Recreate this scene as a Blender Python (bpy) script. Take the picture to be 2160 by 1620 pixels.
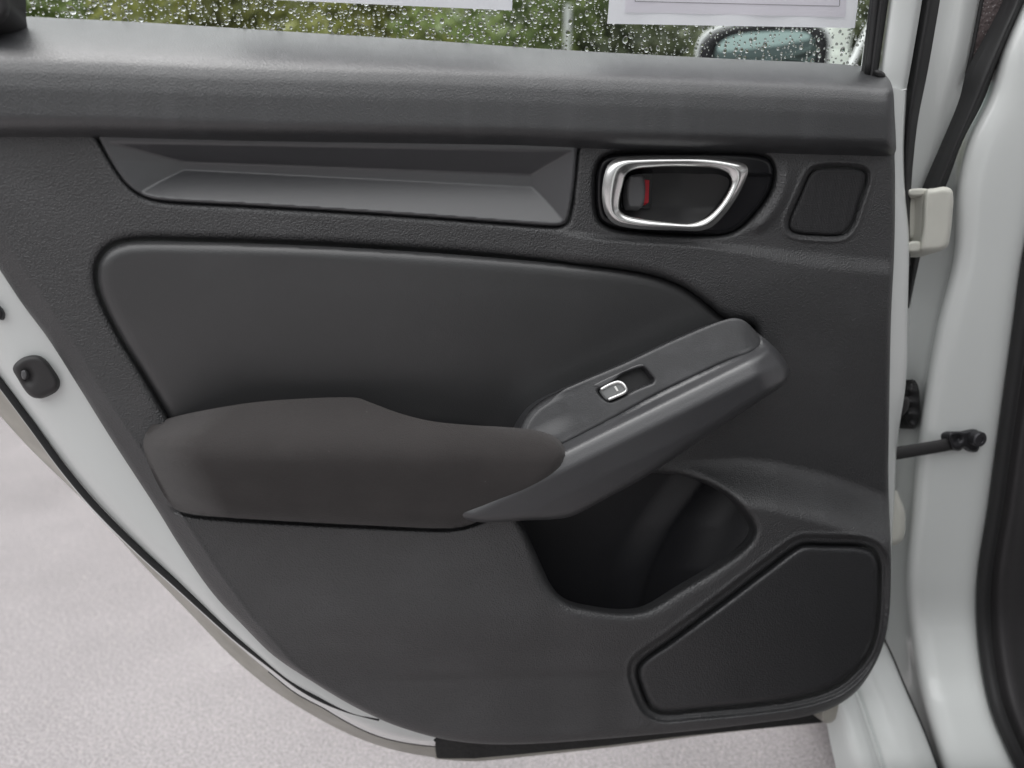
import bpy, bmesh, math, random
import numpy as np
from mathutils import Vector, Matrix

for o in list(bpy.data.objects):
    bpy.data.objects.remove(o, do_unlink=True)
SC = bpy.context.scene
COL = SC.collection
random.seed(7)
RNG = np.random.default_rng(7)

# ------------------------------------------------------------------ camera
F = 1660.0                       # focal length in photograph pixels (2160 wide)
PITCH = math.radians(18.5)
CAM = Vector((0, 0, 0.93))
cd = bpy.data.cameras.new('camera')
cam = bpy.data.objects.new('camera', cd)
COL.objects.link(cam)
cam.location = CAM
cam.rotation_euler = (math.pi / 2 - PITCH, 0, 0)
cd.sensor_fit = 'HORIZONTAL'
cd.sensor_width = 36.0
cd.lens = 36.0 * F / 2160.0
cd.clip_start = 0.02
cd.clip_end = 500
cd.dof.use_dof = True
cd.dof.focus_distance = 0.76
cd.dof.aperture_fstop = 3.2
SC.camera = cam
SC.cycles.max_bounces = 8
SC.cycles.diffuse_bounces = 3
SC.cycles.glossy_bounces = 3
SC.cycles.transmission_bounces = 6
SC.cycles.transparent_max_bounces = 8

# ------------------------------------------------------------------ light
SUN_EL, SUN_AZ = math.radians(76), math.radians(288)   # azimuth clockwise from +Y: brightest cloud high up, behind the viewer to the left
w = bpy.data.worlds.new('World')
SC.world = w
w.use_nodes = True
nt = w.node_tree
bg = nt.nodes['Background']
sky = nt.nodes.new('ShaderNodeTexSky')
sky.sky_type = 'NISHITA'
sky.sun_disc = False
sky.sun_elevation = SUN_EL
sky.sun_rotation = SUN_AZ
sky.air_density = 1.0
sky.dust_density = 6.0
sky.ozone_density = 1.0
hs = nt.nodes.new('ShaderNodeHueSaturation')
hs.inputs['Saturation'].default_value = 0.10
nt.links.new(sky.outputs[0], hs.inputs['Color'])
nt.links.new(hs.outputs[0], bg.inputs[0])
bg.inputs[1].default_value = 0.06
sl = bpy.data.lights.new('sun', 'SUN')
sl.energy = 1.5
sl.angle = math.radians(122)
sl.color = (1.0, 1.0, 1.0)
so = bpy.data.objects.new('sun', sl)
COL.objects.link(so)
sd = Vector((math.sin(SUN_AZ) * math.cos(SUN_EL), math.cos(SUN_AZ) * math.cos(SUN_EL), math.sin(SUN_EL)))
so.rotation_euler = sd.to_track_quat('Z', 'Y').to_euler()
so.location = (0, -2, 5)

vs = SC.view_settings
vs.view_transform = 'Standard'
vs.look = 'None'
vs.exposure = 1.2
vs.gamma = 1.0
vs.use_curve_mapping = False

# ------------------------------------------------------------------ geometry helpers
# The inside of the open door is a plane 0.765 m from the lens, turned 10 degrees so its hinge side is farther.
YAW = math.radians(10)
CF = np.array([0, math.cos(PITCH), -math.sin(PITCH)])
CU = np.array([0, math.sin(PITCH), math.cos(PITCH)])
CR = np.array([1.0, 0, 0])
C0 = np.array(CAM)
O0 = C0 + CF * 0.765
NRM = np.array([math.sin(YAW), -math.cos(YAW), 0.0])      # door normal, towards the viewer
UDIR = np.array([math.cos(YAW), math.sin(YAW), 0.0])


def M(x, y, wv):
    """point on the door at the traced position, wv metres proud of the door plane"""
    x = np.asarray(x, float); y = np.asarray(y, float); wv = np.asarray(wv, float)
    x, y, wv = np.broadcast_arrays(x, y, wv)
    d = CF[None] + CR[None] * ((x.ravel() - 1080) / F)[:, None] - CU[None] * ((y.ravel() - 810) / F)[:, None]
    t = ((O0 - C0) @ NRM + wv.ravel()) / (d @ NRM)
    return C0[None] + d * t[:, None]


def W(x, y, dist):
    """point in the place behind the door, dist metres in front of the lens"""
    d = CF + CR * ((x - 1080) / F) - CU * ((y - 810) / F)
    return Vector(C0 + d * dist)


def S(t):
    t = np.clip(t, 0, 1)
    return t * t * (3 - 2 * t)


def roll(d, R, H):
    """quarter-round edge: drops H at the edge, flush R inside"""
    q = 1 - np.clip(d / R, 0, 1)
    return -H * (1 - np.sqrt(np.clip(1 - q * q, 0, 1)))


def cat(pts, closed=False, sub=6):
    P = np.array(pts, float)
    n = len(P)
    out = []
    rng = range(n) if closed else range(n - 1)
    for i in rng:
        if closed:
            p0, p1, p2, p3 = P[(i - 1) % n], P[i], P[(i + 1) % n], P[(i + 2) % n]
        else:
            p1, p2 = P[i], P[i + 1]
            p0 = P[i - 1] if i > 0 else 2 * p1 - p2
            p3 = P[i + 2] if i + 2 < n else 2 * p2 - p1
        # centripetal
        def dt(a, b): return max(np.linalg.norm((b - a)[:2]) ** 0.5, 1e-6)
        t0 = 0; t1 = t0 + dt(p0, p1); t2 = t1 + dt(p1, p2); t3 = t2 + dt(p2, p3)
        for k in range(sub):
            t = t1 + (t2 - t1) * k / sub
            A1 = (t1 - t) / (t1 - t0) * p0 + (t - t0) / (t1 - t0) * p1
            A2 = (t2 - t) / (t2 - t1) * p1 + (t - t1) / (t2 - t1) * p2
            A3 = (t3 - t) / (t3 - t2) * p2 + (t - t2) / (t3 - t2) * p3
            B1 = (t2 - t) / (t2 - t0) * A1 + (t - t0) / (t2 - t0) * A2
            B2 = (t3 - t) / (t3 - t1) * A2 + (t - t1) / (t3 - t1) * A3
            out.append((t2 - t) / (t2 - t1) * B1 + (t - t1) / (t2 - t1) * B2)
    if not closed:
        out.append(P[-1])
    return np.array(out)


def resample(P, n):
    s = np.r_[0, np.cumsum(np.linalg.norm(np.diff(P[:, :2], axis=0), axis=1))]
    t = np.linspace(0, s[-1], n)
    return np.stack([np.interp(t, s, P[:, k]) for k in range(P.shape[1])], 1)


def sdf(x, y, poly, margin=None, near=False):
    """signed distance in traced pixels, negative inside a closed outline"""
    shp = np.shape(x)
    x = np.ravel(x); y = np.ravel(y)
    N = len(x)
    D = np.full(N, margin if margin else 1e9); NX = x.copy(); NY = y.copy()
    A = poly; B = np.roll(poly, -1, 0)
    if margin:
        lo = poly.min(0) - margin; hi = poly.max(0) + margin
        idx = np.where((x > lo[0]) & (x < hi[0]) & (y > lo[1]) & (y < hi[1]))[0]
    else:
        idx = np.arange(N)
    E = B - A
    L2 = (E ** 2).sum(1) + 1e-12
    CH = max(1000, int(3e6 / len(A)))
    for c in range(0, len(idx), CH):
        ii = idx[c:c + CH]
        px = x[ii][:, None]; py = y[ii][:, None]
        dx = px - A[:, 0]; dy = py - A[:, 1]
        t = np.clip((dx * E[:, 0] + dy * E[:, 1]) / L2, 0, 1)
        qx = dx - t * E[:, 0]; qy = dy - t * E[:, 1]
        d2 = qx * qx + qy * qy
        k = d2.argmin(1)
        ar = np.arange(len(ii))
        dm = np.sqrt(d2[ar, k])
        c1 = (A[:, 1] > py) != (B[:, 1] > py)
        with np.errstate(divide='ignore', invalid='ignore'):
            xi = A[:, 0] + (py - A[:, 1]) * E[:, 0] / np.where(E[:, 1] == 0, 1e-9, E[:, 1])
        ins = ((c1 & (px < xi)).sum(1) % 2) == 1
        v = np.where(ins, -dm, dm)
        if margin: v = np.minimum(v, margin)
        D[ii] = v
        if near:
            NX[ii] = x[ii] - qx[ar, k]; NY[ii] = y[ii] - qy[ar, k]
    if near:
        return D.reshape(shp), NX.reshape(shp), NY.reshape(shp)
    return D.reshape(shp)


def link(name, verts, faces, mat, parent=None, smooth=True):
    me = bpy.data.meshes.new(name)
    me.from_pydata([tuple(v) for v in verts], [], [tuple(int(i) for i in f) for f in faces])
    me.validate()
    if smooth:
        me.polygons.foreach_set('use_smooth', [True] * len(me.polygons))
    me.materials.append(MAT[mat] if isinstance(mat, str) else mat)
    o = bpy.data.objects.new(name, me)
    COL.objects.link(o)
    if parent is not None:
        o.parent = parent
        pm = parent.location.copy()
        if parent.parent is not None:
            pm = Vector((0, 0, 0)) if parent.type == 'MESH' else pm
        o.matrix_parent_inverse = Matrix.Translation(-pm) if parent.type == 'EMPTY' else Matrix.Identity(4)
    return o


def skirted(V, faces, depth, direction=None):
    """add side walls of real depth behind every open edge"""
    direction = -NRM if direction is None else direction
    cnt = {}
    for f in faces:
        n = len(f)
        for i in range(n):
            a, b = f[i], f[(i + 1) % n]
            k = (a, b) if a < b else (b, a)
            if k in cnt: cnt[k] = None
            else: cnt[k] = (a, b)
    open_e = [e for e in cnt.values() if e]
    V = [tuple(v) for v in V]
    top = {}; bot = {}
    out = list(faces)
    D = np.asarray(direction) * depth
    for a, b in open_e:
        for q in (a, b):
            if q not in bot:
                top[q] = len(V); V.append(V[q])
                p = np.array(V[q]) + D
                bot[q] = len(V); V.append(tuple(p))
        out.append((top[b], top[a], bot[a], bot[b]))
    return V, out


WALL = -NRM + np.array([0, 0, -0.38]); WALL /= np.linalg.norm(WALL)


def field(name, outline, h, mat, parent, step=4.0, holes=(), depth=0.012, spline=True, sub=6):
    """moulded sheet: traced outline, relief h(x, y, inside distance), walls at its edges"""
    poly = cat(outline, True, sub) if spline else np.array(outline, float)
    lo = poly.min(0) - step * 1.5; hi = poly.max(0) + step * 1.5
    nx = int((hi[0] - lo[0]) / step) + 2; ny = int((hi[1] - lo[1]) / step) + 2
    gx, gy = np.meshgrid(lo[0] + np.arange(nx) * step, lo[1] + np.arange(ny) * step)
    D, NX, NY = sdf(gx, gy, poly, near=True)
    for hp in holes:
        d2, hx, hy = sdf(gx, gy, hp, margin=step * 6, near=True)
        d2 = -d2
        m = d2 > D
        D = np.where(m, d2, D); NX = np.where(m, hx, NX); NY = np.where(m, hy, NY)
    cell = (D[:-1, :-1] + D[1:, :-1] + D[:-1, 1:] + D[1:, 1:]) < 0
    pad = np.pad(cell, 1)
    cnt = pad[:-1, :-1].astype(int) + pad[1:, :-1] + pad[:-1, 1:] + pad[1:, 1:]
    # every rim vertex sits exactly on the outline
    snap = ((cnt > 0) & (cnt < 4)) | ((cnt == 4) & (D > -0.2 * step))
    X = np.where(snap, NX, gx); Y = np.where(snap, NY, gy)
    ins = np.where(snap, 0.0, np.maximum(-D, 0))
    Hh = h(X, Y, ins)
    P = M(X, Y, Hh)
    used = np.zeros((ny, nx), bool)
    cy, cx = np.where(cell)
    used[cy, cx] = used[cy + 1, cx] = used[cy, cx + 1] = used[cy + 1, cx + 1] = True
    idx = -np.ones((ny, nx), int)
    idx[used] = np.arange(used.sum())
    V = P.reshape(ny, nx, 3)[used]
    faces = np.stack([idx[cy, cx], idx[cy + 1, cx], idx[cy + 1, cx + 1], idx[cy, cx + 1]], 1)
    faces = [tuple(f) for f in faces.tolist()]
    if depth:
        V, faces = skirted(V, faces, depth, WALL)
    return link(name, V, faces, mat, parent)


def loft(name, curves, mat, parent, nu=60, nv=6, depth=0.006, close=False, direction=None, smooth=True):
    """surface through traced curves (x, y, height)"""
    R = [resample(cat(c), nu) for c in curves]
    R = np.array(R)                                   # k, nu, 3
    rows = []
    K = len(R)
    for i in range(K - 1):
        p1, p2 = R[i], R[i + 1]
        p0 = R[i - 1] if i else 2 * p1 - p2
        p3 = R[i + 2] if i + 2 < K else 2 * p2 - p1
        for k in range(nv):
            t = k / nv
            rows.append(0.5 * (2 * p1 + (p2 - p0) * t + (2 * p0 - 5 * p1 + 4 * p2 - p3) * t * t + (3 * p1 - p0 - 3 * p2 + p3) * t ** 3))
    rows.append(R[-1])
    G = np.array(rows)
    ny = G.shape[0]
    P = M(G[..., 0], G[..., 1], G[..., 2])
    idx = np.arange(ny * nu).reshape(ny, nu)
    f = np.stack([idx[:-1, :-1].ravel(), idx[:-1, 1:].ravel(), idx[1:, 1:].ravel(), idx[1:, :-1].ravel()], 1)
    faces = [tuple(q) for q in f.tolist()]
    if depth:
        P, faces = skirted(P, faces, depth, direction)
    return link(name, P, faces, mat, parent, smooth)


def tube(name, pts, r, mat, parent, n=10, sub=6, flat=1.0, closed=False, world=False):
    """rounded strip along a traced curve; r in metres (number or list)"""
    c = cat(pts, closed, sub)
    P = c if world else M(c[:, 0], c[:, 1], c[:, 2])
    m = len(P)
    rr = np.full(m, r) if np.isscalar(r) else np.interp(np.linspace(0, 1, m), np.linspace(0, 1, len(r)), r)
    T = np.gradient(P, axis=0) if not closed else (np.roll(P, -1, 0) - np.roll(P, 1, 0))
    T /= np.linalg.norm(T, axis=1)[:, None]
    B = np.cross(T, NRM[None]); B /= np.linalg.norm(B, axis=1)[:, None]
    Nn = np.cross(B, T)
    V = []
    for i in range(m):
        for k in range(n):
            a = 2 * math.pi * k / n
            V.append(P[i] + B[i] * rr[i] * math.cos(a) + Nn[i] * rr[i] * flat * math.sin(a))
    faces = []
    for i in range(m if closed else m - 1):
        j = (i + 1) % m
        for k in range(n):
            l = (k + 1) % n
            faces.append((i * n + k, i * n + l, j * n + l, j * n + k))
    if not closed:
        faces.append(tuple(range(n))[::-1]); faces.append(tuple((m - 1) * n + k for k in range(n)))
    return link(name, V, faces, mat, parent)


def box_mesh(name, c, ax, ay, az, sx, sy, sz, mat, parent, bev=0.0):
    bm = bmesh.new()
    bmesh.ops.create_cube(bm, size=1)
    for v in bm.verts:
        v.co = Vector(c) + Vector(ax) * v.co.x * sx + Vector(ay) * v.co.y * sy + Vector(az) * v.co.z * sz
    if bev:
        bmesh.ops.bevel(bm, geom=bm.edges[:], offset=bev, segments=3, affect='EDGES', profile=0.5)
    bmesh.ops.recalc_face_normals(bm, faces=bm.faces)
    me = bpy.data.meshes.new(name); bm.to_mesh(me); bm.free()
    me.polygons.foreach_set('use_smooth', [bool(bev)] * len(me.polygons))
    me.materials.append(MAT[mat])
    o = bpy.data.objects.new(name, me); COL.objects.link(o)
    if parent is not None:
        o.parent = parent
        o.matrix_parent_inverse = Matrix.Translation(-parent.location) if parent.type == 'EMPTY' else Matrix.Identity(4)
    return o


def disc(name, c, axis, r, th, mat, parent, n=24, bev=0.25):
    axis = Vector(axis).normalized()
    a = axis.orthogonal().normalized(); b = axis.cross(a)
    c = Vector(c)
    prof = [(r, -th), (r, th * (1 - bev)), (r * (1 - bev * 0.6), th), (r * 0.45, th), (r * 0.4, th * 0.8), (0.0001, th * 0.8)]
    V = []; Fc = []
    for (pr, pz) in prof:
        for k in range(n):
            t = 2 * math.pi * k / n
            V.append(c + a * pr * math.cos(t) + b * pr * math.sin(t) + axis * pz)
    for i in range(len(prof) - 1):
        for k in range(n):
            l = (k + 1) % n
            Fc.append((i * n + k, i * n + l, (i + 1) * n + l, (i + 1) * n + k))
    return link(name, V, Fc, mat, parent, smooth=False)


def empty(name, loc, label, cat_, group=None):
    e = bpy.data.objects.new(name, None)
    COL.objects.link(e)
    e.location = loc
    e.empty_display_size = 0.05
    e['label'] = label; e['category'] = cat_
    if group: e['group'] = group
    return e


def tag(o, label, cat_, group=None):
    o['label'] = label; o['category'] = cat_
    if group: o['group'] = group
    return o


# ------------------------------------------------------------------ materials
MAT = {}


def mat(name, base, rough=0.5, metal=0.0, spec=0.5, coat=0.0, coat_rough=0.05, grain=None, var=None, specks=None, sheen=0.0, rvar=None, streaks=None):
    """grain=(scale, strength, metres); var=(scale, amount); specks=(scale, threshold, colour)"""
    m = bpy.data.materials.new(name)
    m.use_nodes = True
    n = m.node_tree.nodes; l = m.node_tree.links
    b = n['Principled BSDF']
    b.inputs['Base Color'].default_value = (*base, 1)
    b.inputs['Roughness'].default_value = rough
    b.inputs['Metallic'].default_value = metal
    b.inputs['Specular IOR Level'].default_value = spec
    b.inputs['Coat Weight'].default_value = coat
    b.inputs['Coat Roughness'].default_value = coat_rough
    b.inputs['Sheen Weight'].default_value = sheen
    tc = n.new('ShaderNodeTexCoord')
    col = None
    if var:
        ns = n.new('ShaderNodeTexNoise'); ns.inputs['Scale'].default_value = var[0]; ns.inputs['Detail'].default_value = 6
        l.new(tc.outputs['Object'], ns.inputs['Vector'])
        mx = n.new('ShaderNodeMixRGB')
        mx.inputs[1].default_value = (*[c * (1 - var[1]) for c in base], 1)
        mx.inputs[2].default_value = (*[min(c * (1 + var[1]), 1) for c in base], 1)
        l.new(ns.outputs['Fac'], mx.inputs[0])
        col = mx.outputs[0]
    if streaks:
        mp = n.new('ShaderNodeMapping'); mp.inputs['Scale'].default_value = streaks[0]
        l.new(tc.outputs['Object'], mp.inputs['Vector'])
        ns = n.new('ShaderNodeTexNoise'); ns.inputs['Scale'].default_value = 1.0; ns.inputs['Detail'].default_value = 4
        l.new(mp.outputs[0], ns.inputs['Vector'])
        mr = n.new('ShaderNodeMapRange'); mr.inputs['From Min'].default_value = 0.5; mr.inputs['From Max'].default_value = 0.75
        l.new(ns.outputs['Fac'], mr.inputs[0])
        mx = n.new('ShaderNodeMixRGB'); l.new(mr.outputs[0], mx.inputs[0])
        if col: l.new(col, mx.inputs[1])
        else: mx.inputs[1].default_value = (*base, 1)
        mx.inputs[2].default_value = (*[c * (1 + streaks[1]) for c in base], 1)
        col = mx.outputs[0]
    if specks:
        vo = n.new('ShaderNodeTexVoronoi'); vo.inputs['Scale'].default_value = specks[0]
        l.new(tc.outputs['Object'], vo.inputs['Vector'])
        nz = n.new('ShaderNodeTexNoise'); nz.inputs['Scale'].default_value = 14; nz.inputs['Detail'].default_value = 2
        l.new(tc.outputs['Object'], nz.inputs['Vector'])
        ml = n.new('ShaderNodeMath'); ml.operation = 'MULTIPLY'
        l.new(nz.outputs['Fac'], ml.inputs[0]); ml.inputs[1].default_value = specks[1] * 2
        lt = n.new('ShaderNodeMath'); lt.operation = 'LESS_THAN'
        l.new(vo.outputs['Distance'], lt.inputs[0]); l.new(ml.outputs[0], lt.inputs[1])
        mx2 = n.new('ShaderNodeMixRGB')
        l.new(lt.outputs[0], mx2.inputs[0])
        if col: l.new(col, mx2.inputs[1])
        else: mx2.inputs[1].default_value = (*base, 1)
        mx2.inputs[2].default_value = (*specks[2], 1)
        col = mx2.outputs[0]
    if col: l.new(col, b.inputs['Base Color'])
    if rvar:
        ns = n.new('ShaderNodeTexNoise'); ns.inputs['Scale'].default_value = rvar[0]; ns.inputs['Detail'].default_value = 5
        l.new(tc.outputs['Object'], ns.inputs['Vector'])
        mr = n.new('ShaderNodeMapRange')
        mr.inputs['From Min'].default_value = 0.3; mr.inputs['From Max'].default_value = 0.7
        mr.inputs['To Min'].default_value = rough - rvar[1]; mr.inputs['To Max'].default_value = rough + rvar[1]
        l.new(ns.outputs['Fac'], mr.inputs[0]); l.new(mr.outputs[0], b.inputs['Roughness'])
    if grain:
        vo = n.new('ShaderNodeTexVoronoi'); vo.inputs['Scale'].default_value = grain[0]
        vo.feature = 'SMOOTH_F1'; vo.inputs['Smoothness'].default_value = 0.4
        nz = n.new('ShaderNodeTexNoise'); nz.inputs['Scale'].default_value = grain[0] * 1.7; nz.inputs['Detail'].default_value = 3
        l.new(tc.outputs['Object'], vo.inputs['Vector']); l.new(tc.outputs['Object'], nz.inputs['Vector'])
        ad = n.new('ShaderNodeMath'); ad.operation = 'ADD'
        l.new(vo.outputs['Distance'], ad.inputs[0]); l.new(nz.outputs['Fac'], ad.inputs[1])
        bp = n.new('ShaderNodeBump'); bp.inputs['Strength'].default_value = grain[1]; bp.inputs['Distance'].default_value = grain[2]
        l.new(ad.outputs[0], bp.inputs['Height']); l.new(bp.outputs[0], b.inputs['Normal'])
    MAT[name] = m
    return m


mat('trim_plastic', (0.032, 0.0325, 0.0345), 0.42, spec=1.0, grain=(620, 1.0, 0.0006), var=(9, 0.12), rvar=(7, 0.05), specks=(70, 0.022, (0.10, 0.10, 0.105)), streaks=((14, 14, 22), 0.3))
mat('belt_plastic', (0.037, 0.038, 0.0405), 0.34, spec=1.0, grain=(820, 0.45, 0.0005), var=(7, 0.10), rvar=(6, 0.05), streaks=((55, 55, 4), 0.35))
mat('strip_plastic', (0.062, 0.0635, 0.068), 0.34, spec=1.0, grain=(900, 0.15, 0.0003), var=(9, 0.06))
mat('insert_leatherette', (0.029, 0.0295, 0.031), 0.42, spec=1.0, grain=(800, 0.35, 0.0003), var=(6, 0.12), rvar=(5, 0.06), specks=(60, 0.015, (0.09, 0.09, 0.09)), streaks=((10, 10, 16), 0.25))
mat('armrest_fabric', (0.041, 0.037, 0.0365), 0.82, spec=0.3, grain=(1100, 0.7, 0.0005), var=(30, 0.10), sheen=0.15, specks=(55, 0.022, (0.15, 0.14, 0.14)), streaks=((12, 12, 18), 0.25))
mat('pod_plastic', (0.042, 0.0425, 0.046), 0.36, spec=1.0, grain=(800, 0.25, 0.0003), var=(12, 0.10), rvar=(9, 0.07), specks=(60, 0.018, (0.12, 0.12, 0.12)))
mat('speaker_plastic', (0.020, 0.0205, 0.0225), 0.45, spec=0.8, grain=(1300, 0.7, 0.0004), var=(10, 0.10), specks=(80, 0.016, (0.09, 0.09, 0.09)))
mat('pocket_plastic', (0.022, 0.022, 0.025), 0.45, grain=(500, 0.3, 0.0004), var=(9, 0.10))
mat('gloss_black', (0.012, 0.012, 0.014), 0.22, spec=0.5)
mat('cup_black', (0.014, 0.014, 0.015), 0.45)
mat('chrome', (0.88, 0.88, 0.87), 0.24, metal=1.0)
mat('chrome_satin', (0.80, 0.80, 0.79), 0.28, metal=1.0)
mat('lock_grey', (0.11, 0.11, 0.115), 0.4)
mat('lock_red', (0.42, 0.015, 0.028), 0.45)
mat('mark_white', (0.75, 0.75, 0.73), 0.5)
mat('switch_grey', (0.17, 0.175, 0.175), 0.4)
mat('rubber', (0.016, 0.016, 0.017), 0.6, grain=(600, 0.2, 0.0003))
mat('rubber_grey', (0.035, 0.034, 0.035), 0.55)
mat('tape_black', (0.020, 0.020, 0.020), 0.6, grain=(150, 0.5, 0.002), var=(40, 0.4))
mat('white_paint', (0.71, 0.735, 0.725), 0.30, coat=0.9, coat_rough=0.04, var=(4, 0.015))
mat('white_jamb', (0.69, 0.71, 0.70), 0.35, coat=0.5, coat_rough=0.08, var=(5, 0.03))
mat('dirty_paint', (0.40, 0.385, 0.345), 0.5, var=(35, 0.25), rvar=(20, 0.1))
mat('hinge_paint', (0.66, 0.66, 0.60), 0.45, var=(60, 0.06))
mat('bolt_metal', (0.05, 0.05, 0.055), 0.4, metal=0.6, var=(200, 0.3))
mat('paper', (0.88, 0.89, 0.93), 0.8, spec=0.2, var=(12, 0.02))
mat('print_ink', (0.30, 0.29, 0.31), 0.8)
mat('print_tint', (0.87, 0.84, 0.89), 0.8, spec=0.2, var=(40, 0.03))
mat('interior_trim', (0.035, 0.033, 0.035), 0.6, grain=(500, 0.4, 0.0005))
mat('underbody', (0.02, 0.02, 0.02), 0.8)
mat('mirror_glass', (0.17, 0.225, 0.215), 0.05, metal=1.0)
mat('post_paint', (0.55, 0.58, 0.55), 0.5, var=(3, 0.06))
mat('pale_paint', (0.80, 0.86, 0.78), 0.5, var=(3, 0.04))
mat('bark', (0.07, 0.055, 0.04), 0.9, var=(20, 0.4))


def leaf_mat(name, c1, c2):
    m = bpy.data.materials.new(name); m.use_nodes = True
    n = m.node_tree.nodes; l = m.node_tree.links
    b = n['Principled BSDF']
    g = n.new('ShaderNodeNewGeometry')
    mx = n.new('ShaderNodeMixRGB'); mx.inputs[1].default_value = (*c1, 1); mx.inputs[2].default_value = (*c2, 1)
    l.new(g.outputs['Random Per Island'], mx.inputs[0])
    l.new(mx.outputs[0], b.inputs['Base Color'])
    b.inputs['Roughness'].default_value = 0.4
    tr = n.new('ShaderNodeBsdfTranslucent'); l.new(mx.outputs[0], tr.inputs[0])
    ms = n.new('ShaderNodeMixShader'); ms.inputs[0].default_value = 0.3
    l.new(b.outputs[0], ms.inputs[1]); l.new(tr.outputs[0], ms.inputs[2])
    l.new(ms.outputs[0], n['Material Output'].inputs[0])
    MAT[name] = m


leaf_mat('leaf_olive', (0.21, 0.24, 0.06), (0.40, 0.41, 0.12))
leaf_mat('leaf_green', (0.14, 0.20, 0.06), (0.31, 0.39, 0.13))
leaf_mat('leaf_dark', (0.08, 0.10, 0.055), (0.19, 0.22, 0.11))


def thin_glass(name, tint, refl=1.0):
    m = bpy.data.materials.new(name); m.use_nodes = True
    n = m.node_tree.nodes; l = m.node_tree.links
    tp = n.new('ShaderNodeBsdfTransparent'); tp.inputs[0].default_value = (*tint, 1)
    gl = n.new('ShaderNodeBsdfGlossy'); gl.inputs['Roughness'].default_value = 0.03
    fr = n.new('ShaderNodeFresnel'); fr.inputs[0].default_value = 1.45
    ms = n.new('ShaderNodeMixShader')
    l.new(fr.outputs[0], ms.inputs[0]); l.new(tp.outputs[0], ms.inputs[1]); l.new(gl.outputs[0], ms.inputs[2])
    l.new(ms.outputs[0], n['Material Output'].inputs[0])
    MAT[name] = m


thin_glass('window_glass', (0.93, 0.96, 0.95))
m = bpy.data.materials.new('water'); m.use_nodes = True
n = m.node_tree.nodes; b = n['Principled BSDF']
b.inputs['Base Color'].default_value = (1, 1, 1, 1); b.inputs['Roughness'].default_value = 0.0
b.inputs['IOR'].default_value = 1.33; b.inputs['Transmission Weight'].default_value = 1.0
MAT['water'] = m

# paper lets some daylight through
m = MAT['paper']; n = m.node_tree.nodes; l = m.node_tree.links
for nm in ('paper', 'print_tint'):
    m = MAT[nm]; n = m.node_tree.nodes; l = m.node_tree.links
    tr = n.new('ShaderNodeBsdfTranslucent'); tr.inputs[0].default_value = (0.9, 0.9, 0.95, 1)
    ms = n.new('ShaderNodeMixShader'); ms.inputs[0].default_value = 0.35
    l.new(n['Principled BSDF'].outputs[0], ms.inputs[1]); l.new(tr.outputs[0], ms.inputs[2])
    l.new(ms.outputs[0], n['Material Output'].inputs[0])

# wet asphalt
m = bpy.data.materials.new('asphalt'); m.use_nodes = True
n = m.node_tree.nodes; l = m.node_tree.links; b = n['Principled BSDF']
tc = n.new('ShaderNodeTexCoord')
vo = n.new('ShaderNodeTexVoronoi'); vo.inputs['Scale'].default_value = 330
nz = n.new('ShaderNodeTexNoise'); nz.inputs['Scale'].default_value = 240; nz.inputs['Detail'].default_value = 4
nb = n.new('ShaderNodeTexNoise'); nb.inputs['Scale'].default_value = 3.0; nb.inputs['Detail'].default_value = 6
for q in (vo, nz, nb): l.new(tc.outputs['Object'], q.inputs['Vector'])
rp = n.new('ShaderNodeValToRGB')
rp.color_ramp.elements[0].position = 0.38; rp.color_ramp.elements[0].color = (0.245, 0.227, 0.231, 1)
rp.color_ramp.elements[1].position = 0.62; rp.color_ramp.elements[1].color = (0.410, 0.380, 0.387, 1)
l.new(nz.outputs['Fac'], rp.inputs[0])
sp = n.new('ShaderNodeMixRGB'); sp.blend_type = 'MIX'
lt = n.new('ShaderNodeMath'); lt.operation = 'GREATER_THAN'; lt.inputs[1].default_value = 0.975
sx = n.new('ShaderNodeSeparateColor'); l.new(vo.outputs['Color'], sx.inputs[0]); l.new(sx.outputs[0], lt.inputs[0])
l.new(lt.outputs[0], sp.inputs[0]); l.new(rp.outputs[0], sp.inputs[1]); sp.inputs[2].default_value = (0.43, 0.40, 0.39, 1)
ml = n.new('ShaderNodeMixRGB'); ml.blend_type = 'MULTIPLY'; ml.inputs[0].default_value = 0.45
l.new(sp.outputs[0], ml.inputs[1]); l.new(nb.outputs['Fac'], ml.inputs[2])
l.new(ml.outputs[0], b.inputs['Base Color'])
mr = n.new('ShaderNodeMapRange'); mr.inputs['To Min'].default_value = 0.16; mr.inputs['To Max'].default_value = 0.34
l.new(nb.outputs['Fac'], mr.inputs[0]); l.new(mr.outputs[0], b.inputs['Roughness'])
bp = n.new('ShaderNodeBump'); bp.inputs['Strength'].default_value = 0.45; bp.inputs['Distance'].default_value = 0.0025
ad = n.new('ShaderNodeMath'); ad.operation = 'ADD'
l.new(vo.outputs['Distance'], ad.inputs[0]); l.new(nz.outputs['Fac'], ad.inputs[1])
l.new(ad.outputs[0], bp.inputs['Height']); l.new(bp.outputs[0], b.inputs['Normal'])
MAT['asphalt'] = m

# ------------------------------------------------------------------ ground
g = link('ground', [(-150, -150, 0), (150, -150, 0), (150, 150, 0), (-150, 150, 0)], [(0, 1, 2, 3)], 'asphalt', None, False)
g['kind'] = 'structure'

# ------------------------------------------------------------------ traced outlines of the door
BELT_TOP = [(-120, 27), (20, 33), (100, 37), (300, 47), (600, 66), (900, 85), (1150, 103), (1400, 117), (1600, 127), (1700, 131), (1780, 136), (1840, 144)]
BELT_BOT = [(-120, 284), (0, 286), (205, 287), (500, 295), (1080, 304), (1280, 312), (1500, 317), (1605, 320), (1880, 327)]
bt = np.array(BELT_TOP, float); bb = np.array(BELT_BOT, float)
fYT = lambda x: np.interp(x, bt[:, 0], bt[:, 1])
fYB = lambda x: np.interp(x, bb[:, 0], bb[:, 1])

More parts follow.
